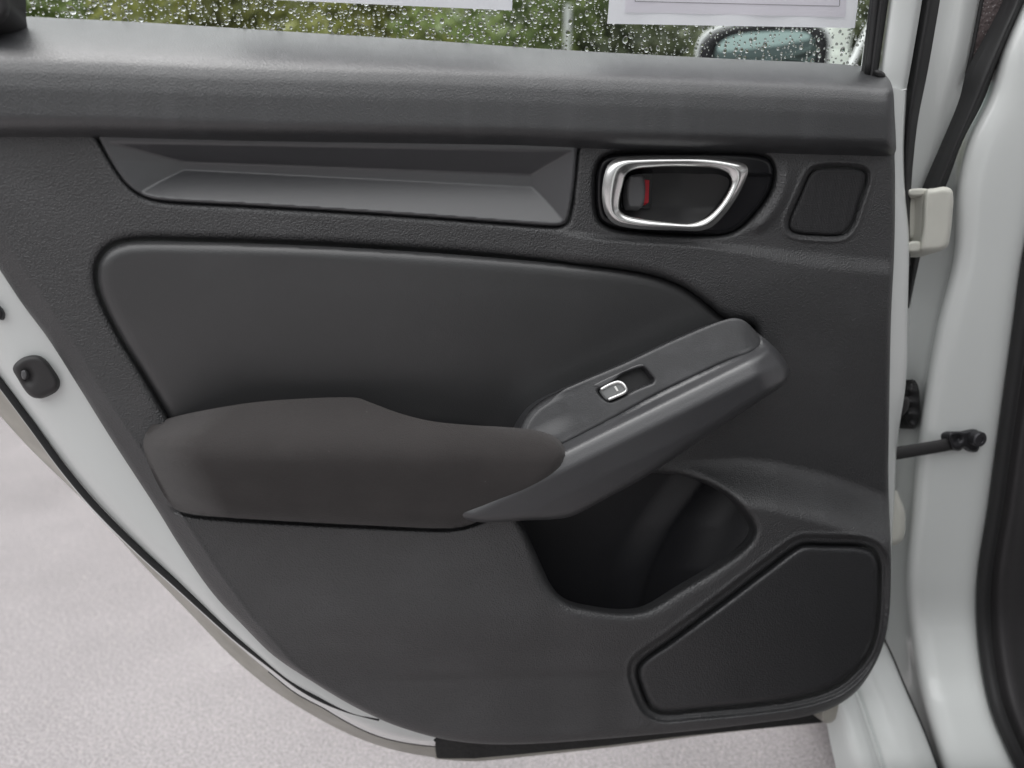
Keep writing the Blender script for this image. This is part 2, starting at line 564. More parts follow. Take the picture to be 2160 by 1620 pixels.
LEFT_EDGE = [(-120, 390), (-60, 478), (0, 570), (50, 645), (100, 712), (167, 817), (233, 923), (333, 1077), (380, 1153), (450, 1253), (513, 1320),
             (577, 1383), (667, 1443), (733, 1483), (793, 1513), (833, 1530), (920, 1556)]
TRIM = LEFT_EDGE + [(1000, 1568), (1100, 1570), (1280, 1558), (1487, 1539), (1626, 1522), (1695, 1512), (1747, 1497), (1792, 1471), (1819, 1444), (1847, 1399), (1864, 1357),
                    (1873, 1316), (1878, 1267), (1879, 1150), (1876, 1080), (1874, 1000), (1876, 850), (1880, 660), (1886, 540), (1888, 433), (1887, 333), (1884, 305),
                    (1500, 295), (1080, 282), (500, 273), (-120, 264)]
CREASE = np.array([(-120, 300), (-20, 430), (43, 547), (110, 650), (173, 745), (233, 847), (300, 950), (380, 1080), (453, 1193), (533, 1303), (620, 1400), (700, 1467), (767, 1503), (830, 1530)], float)
INSERT = [(1590, 690), (1530, 672), (1490, 640), (1440, 605), (1380, 582), (1300, 568), (1200, 558), (1000, 540), (800, 526), (600, 516), (400, 510), (300, 509), (256, 514), (228, 528),
          (211, 552), (206, 580), (213, 620), (253, 705), (300, 783), (357, 883), (400, 950), (520, 980), (1000, 960), (1200, 960), (1450, 830), (1590, 750)]
STRIP = [(200, 276), (207, 290), (230, 332), (247, 360), (270, 390), (293, 408), (320, 418), (353, 423), (513, 432), (680, 442), (880, 455), (1080, 470), (1150, 475), (1180, 475),
         (1193, 469), (1200, 450), (1209, 400), (1214, 350), (1216, 290), (1200, 280), (700, 275)]
HANDLE = [(1255, 410), (1258, 361), (1268, 338), (1284, 327), (1330, 321), (1427, 319), (1556, 322), (1608, 329), (1624, 338), (1632, 361), (1628, 393), (1611, 426), (1582, 461),
          (1560, 481), (1530, 494), (1459, 496), (1362, 491), (1291, 481), (1265, 465), (1257, 439)]
RING_OUT = [(1270, 410), (1276, 364), (1287, 343), (1307, 333), (1346, 330), (1420, 329), (1492, 330), (1540, 337), (1570, 346), (1578, 357), (1563, 400), (1537, 442), (1511, 471),
            (1495, 482), (1474, 487), (1427, 486), (1330, 481), (1293, 470), (1276, 448)]
RING_IN = [(1306, 430), (1314, 390), (1321, 368), (1336, 358), (1381, 353), (1459, 352), (1515, 357), (1537, 367), (1543, 382), (1534, 406), (1511, 439), (1485, 461), (1459, 469),
           (1411, 467), (1356, 461), (1320, 453), (1308, 444)]
TWEET = [(1666, 472), (1690, 412), (1712, 366), (1730, 357), (1812, 358), (1825, 366), (1825, 382), (1810, 430), (1796, 471), (1781, 490), (1764, 495), (1720, 494), (1686, 491), (1670, 485)]
SPEAKER = [(1351, 1403), (1420, 1352), (1520, 1278), (1620, 1202), (1675, 1161), (1693, 1152), (1750, 1152), (1816, 1155), (1840, 1164), (1850, 1183), (1852, 1233), (1847, 1323), (1833, 1371), (1809, 1406),
           (1764, 1444), (1695, 1468), (1591, 1484), (1453, 1497), (1411, 1501), (1391, 1499), (1373, 1488), (1354, 1447), (1347, 1420)]
POCKET = [(1098, 1090), (1108, 1116), (1140, 1187), (1160, 1230), (1181, 1256), (1204, 1271), (1244, 1281), (1304, 1289), (1347, 1287), (1373, 1278), (1433, 1241), (1491, 1207), (1548, 1169),
          (1577, 1143), (1588, 1121), (1584, 1103), (1565, 1075), (1531, 1043), (1491, 1020), (1448, 1006), (1405, 1000), (1330, 1000), (1220, 1040), (1130, 1070)]
ARM = [(305, 920), (322, 896), (358, 882), (444, 863), (561, 846), (735, 838), (757, 840), (779, 848), (844, 872), (909, 888), (996, 897), (1083, 902), (1127, 907), (1162, 917), (1183, 933),
       (1194, 957), (1188, 983), (1166, 1009), (1118, 1044), (1066, 1074), (1018, 1096), (978, 1110), (944, 1114), (779, 1108), (605, 1099), (474, 1091), (404, 1084), (370, 1074),
       (345, 1043), (313, 978), (303, 944)]
POD = [(1086, 930), (1097, 901), (1106, 882), (1123, 860), (1148, 841), (1218, 809), (1317, 767), (1422, 718), (1521, 677), (1549, 671), (1569, 676), (1598, 702), (1636, 734), (1658, 763), (1665, 783), (1658, 804),
       (1633, 825), (1563, 871), (1493, 917), (1422, 966), (1352, 1012), (1282, 1050), (1218, 1084), (1190, 1093), (1106, 1098), (1000, 1100), (960, 1080), (1060, 990)]
PLATE = [(1080, 950), (1097, 901), (1106, 882), (1123, 860), (1148, 841), (1218, 809), (1317, 767), (1422, 718), (1521, 677), (1549, 671), (1569, 676), (1590, 695), (1604, 722), (1590, 738),
         (1540, 758), (1493, 779), (1387, 830), (1282, 887), (1190, 934), (1140, 960), (1100, 970)]
SW_HOLE = [(1261, 824), (1270, 817), (1300, 800), (1311, 791), (1335, 781), (1352, 774), (1360, 777), (1370, 789), (1379, 801), (1376, 807), (1362, 813), (1345, 820), (1322, 831), (1290, 846), (1280, 845), (1268, 836)]

P_INSERT, P_STRIP, P_HANDLE = cat(INSERT, True), cat(STRIP, True), cat(HANDLE, True)
P_SPEAKER, P_TWEET, P_POCKET = cat(SPEAKER, True), cat(TWEET, True), cat(POCKET, True)
P_ARM = cat(ARM, True)
P_RIN, P_ROUT = cat(RING_IN, True), cat(RING_OUT, True)

SHOULDER = np.array([(-120, 420), (220, 421), (320, 428), (700, 452), (1190, 486), (1280, 500), (1440, 510), (1600, 520), (1700, 530), (1886, 548)], float)
BULGE = np.array([(-120, 1010), (900, 1010), (1300, 985), (1400, 983), (1480, 975), (1560, 970), (1640, 978), (1740, 1003), (1880, 1052)], float)


def base_w(x, y):
    """large relief of the moulded lower trim"""
    sh = np.interp(x, SHOULDER[:, 0], SHOULDER[:, 1])
    w0 = 0.006 * S((y - sh + 4) / (16 + 26 * S((x - 1450) / 300))) * S((x - 1150) / 120)
    w0 = w0 - 0.020 * S((y - 560) / 520) * S((x - 1350) / 250)
    bu = np.interp(x, BULGE[:, 0], BULGE[:, 1])
    A = 0.044 * S((x - 330) / 800) + 0.018 * S((x - 1350) / 250)
    w0 = w0 + A * S((y - bu + 10) / (105 + 15 * S((x - 1400) / 300)))
    # below the pocket the face leans back, to a soft styling line and a kick-out
    cr = 1416 - 0.018 * (x - 900)
    w0 = w0 - 0.016 * S((x - 520) / 300) * S((y - 1290) / 150) * (1 - 0.6 * S((x - 1300) / 250))
    w0 = w0 - 0.0022 * S((y - cr) / 22) * S((x - 640) / 250) * (1 - S((x - 1300) / 60))
    return w0


def flange(x, y):
    xc = np.interp(y, CREASE[:, 1], CREASE[:, 0])
    dx = (xc - x) * 0.84
    ridge = 0.0007 * np.exp(-(dx / 5.0) ** 2) * S((y - 760) / 200)
    return ridge - np.where(dx > 0, np.sqrt(dx * dx + 36) - 6, 0) * 0.00046 * 0.62 * S((y - 430) / 160)


def panel_h(x, y, d):
    z = base_w(x, y) + flange(x, y)
    s = sdf(x, y, P_INSERT, 60)
    z = z + roll(s, 24, 0.009)
    s = sdf(x, y, P_STRIP, 60)
    z = z + roll(s, 7 + 9 * S((y - 400) / 30), 0.004 + 0.003 * S((y - 400) / 30))
    s = sdf(x, y, P_HANDLE, 80)
    z = z + roll(s, 9, 0.005) + 0.0042 * np.exp(-((s - 26) / 13) ** 2) * S((x - 1545) / 60) * S((500 - y) / 30) * S((y - 330) / 60)
    s = sdf(x, y, P_TWEET, 60)
    z = z + 0.0016 * np.exp(-((s - 13) / 3.0) ** 2) - 0.0022 * S((10 - s) / 5) + 0.0012 * np.exp(-((s - 4) / 2.6) ** 2)
    s = sdf(x, y, P_SPEAKER, 90)
    z = z - 0.0050 * S((24 - s) / 9) + 0.0012 * np.exp(-((s - 25) / 3.5) ** 2) - 0.0035 * S((8 - s) / 5) 
    s = sdf(x, y, P_ARM, 40)
    z = z - 0.007 * np.exp(-(np.maximum(s, 0) / 5.0) ** 2) * S((y - 1060) / 30)
    s = sdf(x, y, P_POCKET, 90)
    z = z + roll(s, 20 + 8 * S((y - 1150) / 80), 0.014)
    z = z + roll(d, 12 + 14 * S((y - 1440) / 60) * S((x - 800) / 100), 0.008)
    return z


def belt_profile():
    v = np.linspace(-0.2, 1.2, 561)
    z = np.interp(v, [-0.2, 0, 0.05, 0.12, 0.20, 0.28, 0.36, 0.46, 0.6, 0.86, 0.93, 1.0, 1.2], [-0.15, -0.066, -0.050, -0.031, -0.013, 0.000, 0.008, 0.0125, 0.0155, 0.018, 0.014, 0.003, -0.04])
    k = np.exp(-(np.arange(-28, 29) / 11.0) ** 2); k /= k.sum()
    zs = np.convolve(np.pad(z, 28, mode='edge'), k, 'valid')
    return v, zs


BV, BZ = belt_profile()


def belt_h(x, y, d):
    yt = fYT(x); yb = fYB(x)
    v = (y - yt) / (yb - yt)
    vc = 1.0 + 0.35 * S((x - 300) / 1300)
    v2 = np.where(v < 0.6, 0.6 - (0.6 - v) * 1.0, v)
    v2 = np.where(v < 0.34 / vc, v * vc, 0.34 + (v - 0.34 / vc) * (0.66 / (1 - 0.34 / vc)))
    z = np.interp(v2, BV, BZ)
    right = 1889 - x
    z = z + roll(right, 22, 0.012) * S((y - 120) / 60)
    return z


# ------------------------------------------------------------------ the open door
bp0 = M(2000, 1600, -0.05)[0]
BODY = empty('white_car', (float(bp0[0]), float(bp0[1]), 0.0), 'white car with its rear door open, showing dark grey door trim and chrome handle', 'car')
LEFT_EDGE_W = [(a, b_, -0.026) for a, b_ in LEFT_EDGE]
LINE2 = [(-120, 664), (0, 822), (67, 912), (133, 1002), (200, 1082), (300, 1180), (367, 1240), (433, 1300), (500, 1360), (567, 1416), (625, 1462), (683, 1493), (733, 1523), (800, 1553), (867, 1568), (920, 1574)]
inner = [(a + 70, b_ - 30, -0.024) for a, b_ in LEFT_EDGE]
rsE = resample(cat(LEFT_EDGE_W), 40); rsL = resample(cat([(a, b_, -0.058) for a, b_ in LINE2]), 40)
mids = rsE * 0.35 + rsL * 0.65; mids[:, 2] = -0.034
DOOR = loft('rear_door', [inner, LEFT_EDGE_W, mids.tolist(), rsL.tolist()], 'white_paint', BODY, nu=90, nv=6, depth=0.02)
DOOR['label'] = 'open rear door with white painted edge and dark inner trim'

belt = field('belt_pad', [(-120, 27)] + BELT_TOP[1:] + [(1862, 154), (1877, 170), (1884, 192), (1887, 240), (1890, 300), (1889, 320), (1880, 327)] + BELT_BOT[::-1][1:],
             belt_h, 'belt_plastic', DOOR, step=5, depth=0.02)
belt['label'] = 'soft grained upper pad below the window'

panel = field('trim_panel', TRIM, panel_h, 'trim_plastic', DOOR, step=2.9, holes=[P_INSERT, P_STRIP, P_HANDLE, P_SPEAKER, P_TWEET, P_POCKET], depth=0.010)

# inlaid strip with bevelled recess
def strip_h(x, y, d):
    ft = np.interp(x, [383, 1122], [341, 369]); fb = np.interp(x, [393, 1118], [358, 393])
    yt = np.interp(x, [207, 1216], [291, 310]) + 9; yb = np.interp(x, [300, 1190], [416, 474])
    kt = (ft - y) / (ft - yt); kb = (y - fb) / (yb - fb)
    xl = np.interp(y, [290, 341, 358, 420], [240, 384, 393, 322]); 
    kl = np.interp(y, [290, 340, 360, 420], [170, 150, 150, 120])
    el = (388 - x) / np.interp(y, [291, 340, 420], [160, 158, 100])
    er = (x - 1121) / np.interp(y, [310, 380, 474], [88, 84, 74])
    q = np.maximum(np.maximum(kt, kb), np.maximum(el, er))
    q = np.clip(q, 0, 1.0)
    # smooth the floor edges a little
    return -0.0180 + 0.0185 * q + roll(d, 5, 0.003)


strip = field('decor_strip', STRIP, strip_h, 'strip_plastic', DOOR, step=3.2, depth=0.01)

# soft insert
def insert_h(x, y, d):
    cx = (x - 700) / 600; cy = (y - 700) / 200
    return 0.006 + roll(d, 30, 0.009) + 0.006 * np.exp(-cx * cx) * (1 - S((y - 520) / 420)) - 0.010 * S((y - 620) / 330) - 0.010 * S((x - 900) / 650)


insert = field('insert_pad', INSERT, insert_h, 'insert_leatherette', DOOR, step=4.5, depth=0.012)

# armrest pad
AT = np.array([(300, 950), (317, 915), (330, 902), (361, 887), (444, 863), (561, 846), (735, 838), (757, 840), (779, 848), (844, 872), (909, 888), (996, 897), (1083, 902), (1127, 907), (1162, 917), (1183, 933), (1200, 957)], float)


def arm_h(x, y, d):
    t = np.clip((y - 832) / 150, 0, 1.3)
    top = 0.020 + 0.052 * np.sin(np.pi / 2 * np.minimum(t, 1))
    ybot = np.interp(x, [378, 474, 779, 944, 1018, 1118, 1194], [1072, 1091, 1108, 1114, 1096, 1044, 960])
    low = -0.007 * S((y - 985) / 125)
    k = S((x - 960) / 140)
    edge = roll(d, 24, 0.012) * k + roll(ybot - y, 34, 0.016) * (1 - k)
    lft = -0.052 * (1 - np.clip((x - np.interp(y, [840, 885, 922, 942, 974, 1072], [400, 352, 305, 303, 314, 366])) / 120, 0, 1)) ** 2
    return top + low + edge + lft - 0.004 * S((x - 700) / 480)


arm = field('armrest_pad', ARM, arm_h, 'armrest_fabric', DOOR, step=4.5, depth=0.05)
arm['label'] = 'brown-grey fabric covered armrest pad'

# switch pod beside the armrest
def pod_axes(x, y):
    e = (x - 1190) * .443 + (y - 936) * .897
    a = (x - 1190) * .897 - (y - 936) * .443
    return e, a


PE = np.array([-130, -95, -4, 4, 12, 22, 50, 100, 150, 220], float)
PW = np.array([0.022, 0.026, 0.0440, 0.0475, 0.0545, 0.0595, 0.0660, 0.0655, 0.0600, 0.054], float)
pe_f = np.linspace(-130, 220, 701)
pw_f = np.interp(pe_f, PE, PW)
kk = np.exp(-(np.arange(-24, 25) / 9.0) ** 2); kk /= kk.sum()
pw_s = np.convolve(np.pad(pw_f, 24, mode='edge'), kk, 'valid')


def pod_top(x, y):
    e, a = pod_axes(x, y)
    wv = np.interp(e, pe_f, pw_s)
    cap = np.cos(np.clip((a - 418) / 92, 0, 1) * np.pi / 2) ** 0.5
    cap = 0.18 + 0.82 * cap
    return wv * cap


P_PLATE = cat(PLATE, True)


def pod_h(x, y, d):
    s = sdf(x, y, P_PLATE, 40)
    e, a = pod_axes(x, y)
    z = pod_top(x, y) - 0.003 * S((1.5 - s) / 3)
    return z + roll(d, 16, 0.009) * S((e + 10) / 30)


pod = field('switch_pod', POD, pod_h, 'pod_plastic', DOOR, step=3.4, holes=[cat(SW_HOLE, True)], depth=0.05)


def plate_h(x, y, d):
    e, a = pod_axes(x, y)
    z = pod_top(x, y) + roll(d, 4, 0.0012) + roll(d, 45, 0.010) * S((60 - a) / 60) * S((-e - 20) / 40)
    s = sdf(x, y, cat(SW_HOLE, True), 30)
    return z + roll(s, 5, 0.0012)


P_SW = cat(SW_HOLE, True)
mat('plate_plastic', (0.033, 0.0335, 0.036), 0.42, spec=0.8, grain=(800, 0.25, 0.0003), var=(25, 0.2), rvar=(14, 0.08), specks=(60, 0.018, (0.11, 0.11, 0.11)), streaks=((40, 40, 60), 0.5))
plate = field('switch_plate', PLATE, plate_h, 'plate_plastic', DOOR, step=2.6, holes=[P_SW], depth=0.003)

# the window switch in its recess
bez = field('switch_recess', [(1255, 826), (1300, 795), (1352, 768), (1364, 774), (1386, 803), (1362, 819), (1290, 852), (1276, 850)],
            lambda x, y, d: pod_top(x, y) - 0.012, 'cup_black', DOOR, step=3.0, depth=0.004)
rim = field('recess_rim', [(1250, 813), (1262, 805), (1310, 783), (1348, 767), (1357, 768), (1361, 774), (1354, 774), (1311, 789), (1300, 799), (1264, 818)],
            lambda x, y, d: pod_top(x, y) + 0.0004 + roll(d, 4, 0.0014), 'pod_plastic', DOOR, step=1.6, depth=0.002)
SWF = [(1266, 823), (1285, 811), (1303, 804), (1312, 806), (1320, 814), (1324, 824), (1320, 829), (1300, 838), (1283, 845), (1276, 841)]
sw = field('window_switch', SWF, lambda x, y, d: pod_top(x, y) + 0.0010 + roll(d, 5, 0.002) + 0.002 * S((x - 1285) / 40), 'switch_grey', DOOR, step=1.8, depth=0.008)


def on_pod(pts, lift):
    a = np.array(pts, float)
    return [(p[0], p[1], float(pod_top(p[0], p[1]) + lift + 0.002 * S((p[0] - 1285) / 40))) for p in a]


tube('switch_frame', on_pod([(1267, 822), (1285, 812), (1302, 806), (1311, 808), (1318, 815), (1321, 823), (1317, 828), (1300, 836), (1283, 843)], 0.0012), 0.0017, 'chrome_satin', DOOR, n=8)
tube('switch_mark', on_pod([(1297, 815), (1300, 820), (1303, 825)], 0.0014), 0.0011, 'mark_white', DOOR, n=6, flat=0.4)

# speaker cover
def spk_h(x, y, d):
    return base_w(x, y) + 0.0015 + roll(d, 13, 0.0085)


for nm, sc in (('speaker_plastic', 560),):
    n = MAT[nm].node_tree.nodes; l = MAT[nm].node_tree.links
    tcn = n.new('ShaderNodeTexCoord'); vor = n.new('ShaderNodeTexVoronoi'); vor.inputs['Scale'].default_value = sc; vor.inputs['Randomness'].default_value = 0.85
    l.new(tcn.outputs['Object'], vor.inputs['Vector'])
    bpn = n.new('ShaderNodeBump'); bpn.inputs['Strength'].default_value = 0.7; bpn.inputs['Distance'].default_value = 0.0006
    l.new(vor.outputs['Distance'], bpn.inputs['Height']); l.new(bpn.outputs[0], n['Principled BSDF'].inputs['Normal'])
speaker = field('speaker_cover', SPEAKER, spk_h, 'speaker_plastic', DOOR, step=3.4, depth=0.008)
tw_mat = mat('tweeter_mesh', (0.024, 0.024, 0.026), 0.6)
n = tw_mat.node_tree.nodes; l = tw_mat.node_tree.links
tcn = n.new('ShaderNodeTexCoord'); vor = n.new('ShaderNodeTexVoronoi'); vor.inputs['Scale'].default_value = 620; vor.inputs['Randomness'].default_value = 0.15
l.new(tcn.outputs['Object'], vor.inputs['Vector'])
bpn = n.new('ShaderNodeBump'); bpn.inputs['Strength'].default_value = 1.0; bpn.inputs['Distance'].default_value = 0.0008
l.new(vor.outputs['Distance'], bpn.inputs['Height']); l.new(bpn.outputs[0], n['Principled BSDF'].inputs['Normal'])
tweeter = field('tweeter_grille', TWEET, lambda x, y, d: base_w(x, y) - 0.0015 + roll(d, 7, 0.0025), 'tweeter_mesh', DOOR, step=2.6, depth=0.006)

# map pocket behind the opening: a deep bin with a bottle-shaped hollow
def bin_h(x, y, d):
    xs = np.interp(y, [960, 1030, 1110, 1200, 1300, 1340], [1530, 1478, 1418, 1372, 1345, 1335])     # bottle ridge
    u = (x - xs)
    left = -0.058 + 0.010 * S((u + 90) / 90)
    right = -0.062 + 0.072 * S((u - 10) / 230)
    z = np.where(u < 0, left, right + 0.012 * (1 - S(u / 140)))
    k = base_w(x, y) - 0.018
    dd = np.sqrt((z - k) ** 2 + 0.025 ** 2)
    return 0.5 * (z + k - dd)


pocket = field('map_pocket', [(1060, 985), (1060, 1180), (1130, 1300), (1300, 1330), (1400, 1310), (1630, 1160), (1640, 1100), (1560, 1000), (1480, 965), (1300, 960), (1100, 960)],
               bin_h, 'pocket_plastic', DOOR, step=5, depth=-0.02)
pocket['label'] = 'deep dark storage pocket under the armrest'

# inner door handle
cup = field('handle_bezel', HANDLE, lambda x, y, d: -0.006 + roll(d, 12, 0.006) + 0.006 * S((x - 1420) / 200) - 0.004 * S((y - 366) / 6) * S((x - 1480) / 120), 'gloss_black', DOOR, step=2.8, holes=[P_RIN], depth=0.02)


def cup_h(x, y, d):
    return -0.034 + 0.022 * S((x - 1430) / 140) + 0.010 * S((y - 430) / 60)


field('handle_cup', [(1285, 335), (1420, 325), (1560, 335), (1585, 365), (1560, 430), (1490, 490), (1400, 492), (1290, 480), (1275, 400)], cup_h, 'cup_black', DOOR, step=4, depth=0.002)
# lever: band between the two outlines, crowned
N_R = 160
ro = resample(np.vstack([P_ROUT, P_ROUT[:1]]), N_R + 1)[:-1]
# match inner outline by angle about the centre
cx0, cy0 = 1420.0, 408.0


def ray_match(poly, pts):
    out = []
    A = poly; B = np.roll(poly, -1, 0)
    for p in pts:
        dx, dy = p[0] - cx0, p[1] - cy0
        best = None
        for a, b_ in zip(A, B):
            ex, ey = b_[0] - a[0], b_[1] - a[1]
            den = dx * ey - dy * ex
            if abs(den) < 1e-9: continue
            t = ((a[0] - cx0) * ey - (a[1] - cy0) * ex) / den
            s_ = ((a[0] - cx0) * dy - (a[1] - cy0) * dx) / den
            if t > 0 and -1e-6 <= s_ <= 1 + 1e-6:
                if best is None or t < best: best = t
        out.append((cx0 + dx * best, cy0 + dy * best))
    return np.array(out)


ri = ray_match(P_RIN, ro)
NVR = 13
V = []
for k in range(NVR):
    t = k / (NVR - 1)
    p = ro * (1 - t) + ri * t
    hgt = 0.0065 + 0.0058 * np.sin(np.pi / 2 * min(t / 0.5, 1)) - 0.0042 * max(0.0, (t - 0.45) / 0.55) ** 2.0
    hh = hgt + 0.004 * S((p[:, 0] - 1450) / 120)
    V.append(M(p[:, 0], p[:, 1], hh))
kb_ = M(ri[:, 0], ri[:, 1], -0.022)
V.append(kb_)
V = np.concatenate(V)
faces = []
for k in range(NVR):
    for i in range(N_R):
        j = (i + 1) % N_R
        faces.append((k * N_R + i, (k + 1) * N_R + i, (k + 1) * N_R + j, k * N_R + j))
lev = link('handle_lever', V, faces, 'chrome', DOOR)
lev['label'] = 'satin chrome pull ring of the inner handle'
# lock tab
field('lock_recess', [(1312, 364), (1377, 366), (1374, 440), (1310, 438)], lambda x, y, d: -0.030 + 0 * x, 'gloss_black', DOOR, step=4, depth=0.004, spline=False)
lock = field('lock_tab', [(1328, 372), (1340, 370), (1357, 372), (1355, 436), (1340, 437), (1326, 435)], lambda x, y, d: -0.012 + roll(d, 7, 0.004), 'lock_grey', DOOR, step=2.2, depth=0.012)
rd = field('lock_mark', [(1356, 379), (1370, 380), (1368, 428), (1354, 428)], lambda x, y, d: -0.016 - 0.004 * S((x - 1354) / 14), 'lock_red', DOOR, step=2.0, depth=0.008, spline=False)

# ------------------------------------------------------------------ white shell of the door
SEAL = [(-120, 650), (0, 807), (67, 897), (133, 987), (200, 1067), (300, 1167), (367, 1227), (433, 1287), (500, 1347), (567, 1400), (633, 1450), (683, 1478), (733, 1498), (767, 1508), (800, 1516)]
OUTER = [(-120, 735), (0, 877), (67, 950), (197, 1077), (300, 1190), (400, 1293), (487, 1383), (567, 1450), (667, 1513), (733, 1547), (800, 1573), (867, 1590), (925, 1599)]
rsO = resample(cat([(a, b_, -0.105) for a, b_ in OUTER]), 40)
rsI = rsL.copy(); rsI[:, 2] = -0.070
rsM = rsI * 0.5 + rsO * 0.5; rsM[:, 2] = -0.083
hem = loft('outer_skin', [rsI.tolist(), rsM.tolist(), rsO.tolist()], 'dirty_paint', DOOR, nu=90, nv=5, depth=0.012)
hem['label'] = 'dirty beige-white folded edge of the outer door skin'
sl_pts = [(a, b_, -0.047 + 0.019 * (i / 14) ** 1.5) for i, (a, b_) in enumerate(SEAL)]
tube('edge_seal', sl_pts, [0.0032, 0.0032, 0.0034, 0.003, 0.0026], 'rubber', DOOR, n=10)
l2s = [(a, b_, -0.064) for a, b_ in LINE2[9:]]
tube('hem_seam', l2s, 0.0014, 'rubber_grey', DOOR, n=6)
# plugs on the white edge
stop = field('rubber_stopper', [(27, 776), (45, 756), (75, 749), (92, 756), (112, 780), (125, 805), (120, 822), (98, 835), (76, 840), (60, 832), (38, 800)],
             lambda x, y, d: -0.020 + roll(d, 12, 0.006) - 0.006 * np.exp(-(((x - 58) / 12) ** 2 + ((y - 795) / 18) ** 2)), 'rubber_grey', DOOR, step=3, depth=0.012)
field('stopper_nub', [(44, 784), (52, 780), (58, 788), (55, 800), (48, 800)], lambda x, y, d: -0.019 + roll(d, 4, 0.003), 'lock_grey', DOOR, step=1.6, depth=0.006)
field('door_latch', [(-60, 610), (-20, 632), (0, 648), (7, 662), (2, 674), (-30, 660), (-60, 640)], lambda x, y, d: -0.022 + roll(d, 6, 0.003), 'bolt_metal', DOOR, step=3, depth=0.012)

# painted outer side of the door, closing it behind the trim
field('outer_panel', [(a + 14, b_ - 14) for a, b_ in OUTER[:-1]] + [(1000, 1575), (1280, 1555), (1600, 1515), (1730, 1490), (1820, 1400), (1850, 1250), (1850, 800), (1850, 300), (1845, 190), (1500, 170), (1000, 140), (500, 100), (-120, 60)],
      lambda x, y, d: -0.112 + roll(d, 30, 0.01) - 0.02 * S((y - 100) / 400) * (1 - S((y - 900) / 600)), 'white_paint', DOOR, step=14, depth=0.0, spline=False)

# black tape and underside along the bottom
tape = field('bottom_tape', [(919, 1545), (919, 1575), (921, 1600), (1000, 1600), (1100, 1591), (1280, 1573), (1418, 1555), (1591, 1538), (1735, 1524), (1745, 1495), (1600, 1510), (1300, 1545), (1000, 1550)],
             lambda x, y, d: -0.030 - 0.0006 * np.sin(x * 0.05), 'tape_black', DOOR, step=5, depth=0.04, spline=False)
hemb = loft('bottom_hem', [[(918, 1585, -.072), (1000, 1596, -.072), (1100, 1588, -.072), (1300, 1570, -.072), (1500, 1546, -.072), (1735, 1520, -.072)],
                           [(918, 1601, -.075), (1000, 1606, -.075), (1100, 1597, -.075), (1300, 1575, -.075), (1500, 1549, -.075), (1735, 1524, -.075)]], 'dirty_paint', DOOR, nu=40, nv=2, depth=0.02)
field('corner_clip', [(1734, 1500), (1769, 1480), (1767, 1515), (1758, 1522), (1738, 1524)], lambda x, y, d: -0.006 + roll(d, 5, 0.003), 'dirty_paint', DOOR, step=3, depth=0.03)

# front edge of the shell and window frame on the hinge side
fs = loft('front_edge', [[(1850, 180, -.024), (1850, 400, -.024), (1850, 700, -.024), (1850, 960, -.024), (1850, 1180, -.024), (1850, 1330, -.024)],
                         [(1888, 186, -.026), (1890, 400, -.026), (1889, 560, -.026), (1882, 780, -.026), (1876, 960, -.028), (1876, 1180, -.03), (1868, 1330, -.03)],
                         [(1908, 192, -.030), (1903, 317, -.030), (1907, 410, -.030), (1914, 500, -.030), (1912, 650, -.032), (1908, 807, -.034), (1891, 930, -.036), (1884, 1080, -.036), (1879, 1180, -.036), (1872, 1330, -.036)],
                         [(1913, 190, -.040), (1907, 317, -.040), (1910, 410, -.040), (1918, 500, -.040), (1915, 650, -.042), (1911, 807, -.044), (1894, 930, -.046), (1886, 1080, -.046), (1880, 1180, -.046), (1873, 1330, -.046)]],
          'white_paint', DOOR, nu=60, nv=4, depth=0.03)
fr = loft('window_frame', [[(1893, -140, -.050), (1873, 0, -.050), (1852, 147, -.046), (1846, 190, -.046)],
                           [(1904, -140, -.036), (1885, 0, -.036), (1866, 147, -.032), (1862, 190, -.032)],
                           [(1944, -140, -.034), (1925, 0, -.034), (1903, 147, -.031), (1897, 190, -.031)],
                           [(1966, -140, -.042), (1945, 0, -.042), (1920, 147, -.040), (1912, 190, -.040)]], 'white_paint', DOOR, nu=24, nv=5, depth=0.03)
tube('frame_joint', [(1884, 187, -.0285), (1897, 192, -.0285), (1911, 189, -.034)], 0.0012, 'white_jamb', DOOR, n=6)
loft('window_seal', [[(1868, -140, -.040), (1850, 0, -.040), (1832, 147, -.036), (1828, 175, -.036)], [(1880, -140, -.036), (1862, 0, -.036), (1843, 147, -.032), (1839, 175, -.032)],
                     [(1893, -140, -.044), (1874, 0, -.044), (1853, 147, -.040), (1849, 175, -.040)]], 'rubber', DOOR, nu=24, nv=5, depth=0.012)
tube('glass_channel', [(1860, -140, -.040), (1846, 0, -.040), (1829, 160, -.036)], 0.0032, 'rubber', DOOR, n=8)
field('pad_end_plug', [(1846, 148), (1860, 150), (1868, 158), (1866, 166), (1850, 164)], lambda x, y, d: -0.026 + roll(d, 5, 0.004), 'rubber', DOOR, step=2.5, depth=0.02)
# weatherstrip down the hinge side of the door
loft('door_weatherstrip', [[(1966, -140, -.048), (1945, 0, -.048), (1920, 150, -.046), (1907, 250, -.046), (1903, 333, -.046), (1907, 417, -.046), (1915, 480, -.046), (1918, 560, -.048)],
                           [(1986, -140, -.038), (1964, 0, -.038), (1938, 150, -.036), (1921, 250, -.036), (1914, 333, -.038), (1912, 417, -.040), (1917, 480, -.042), (1919, 560, -.046)],
                           [(2006, -140, -.056), (1983, 0, -.056), (1957, 150, -.054), (1937, 250, -.054), (1927, 333, -.054), (1921, 417, -.054), (1919, 480, -.052), (1921, 560, -.050)]],
     'rubber', DOOR, nu=50, nv=5, depth=0.006)
# rear corner of the window
field('window_corner', [(-80, -60), (10, -60), (19, 0), (21, 22), (14, 40), (-4, 54), (-80, 70)], lambda x, y, d: 0.0 + roll(d, 22, 0.012), 'rubber_grey', DOOR, step=4, depth=0.03)

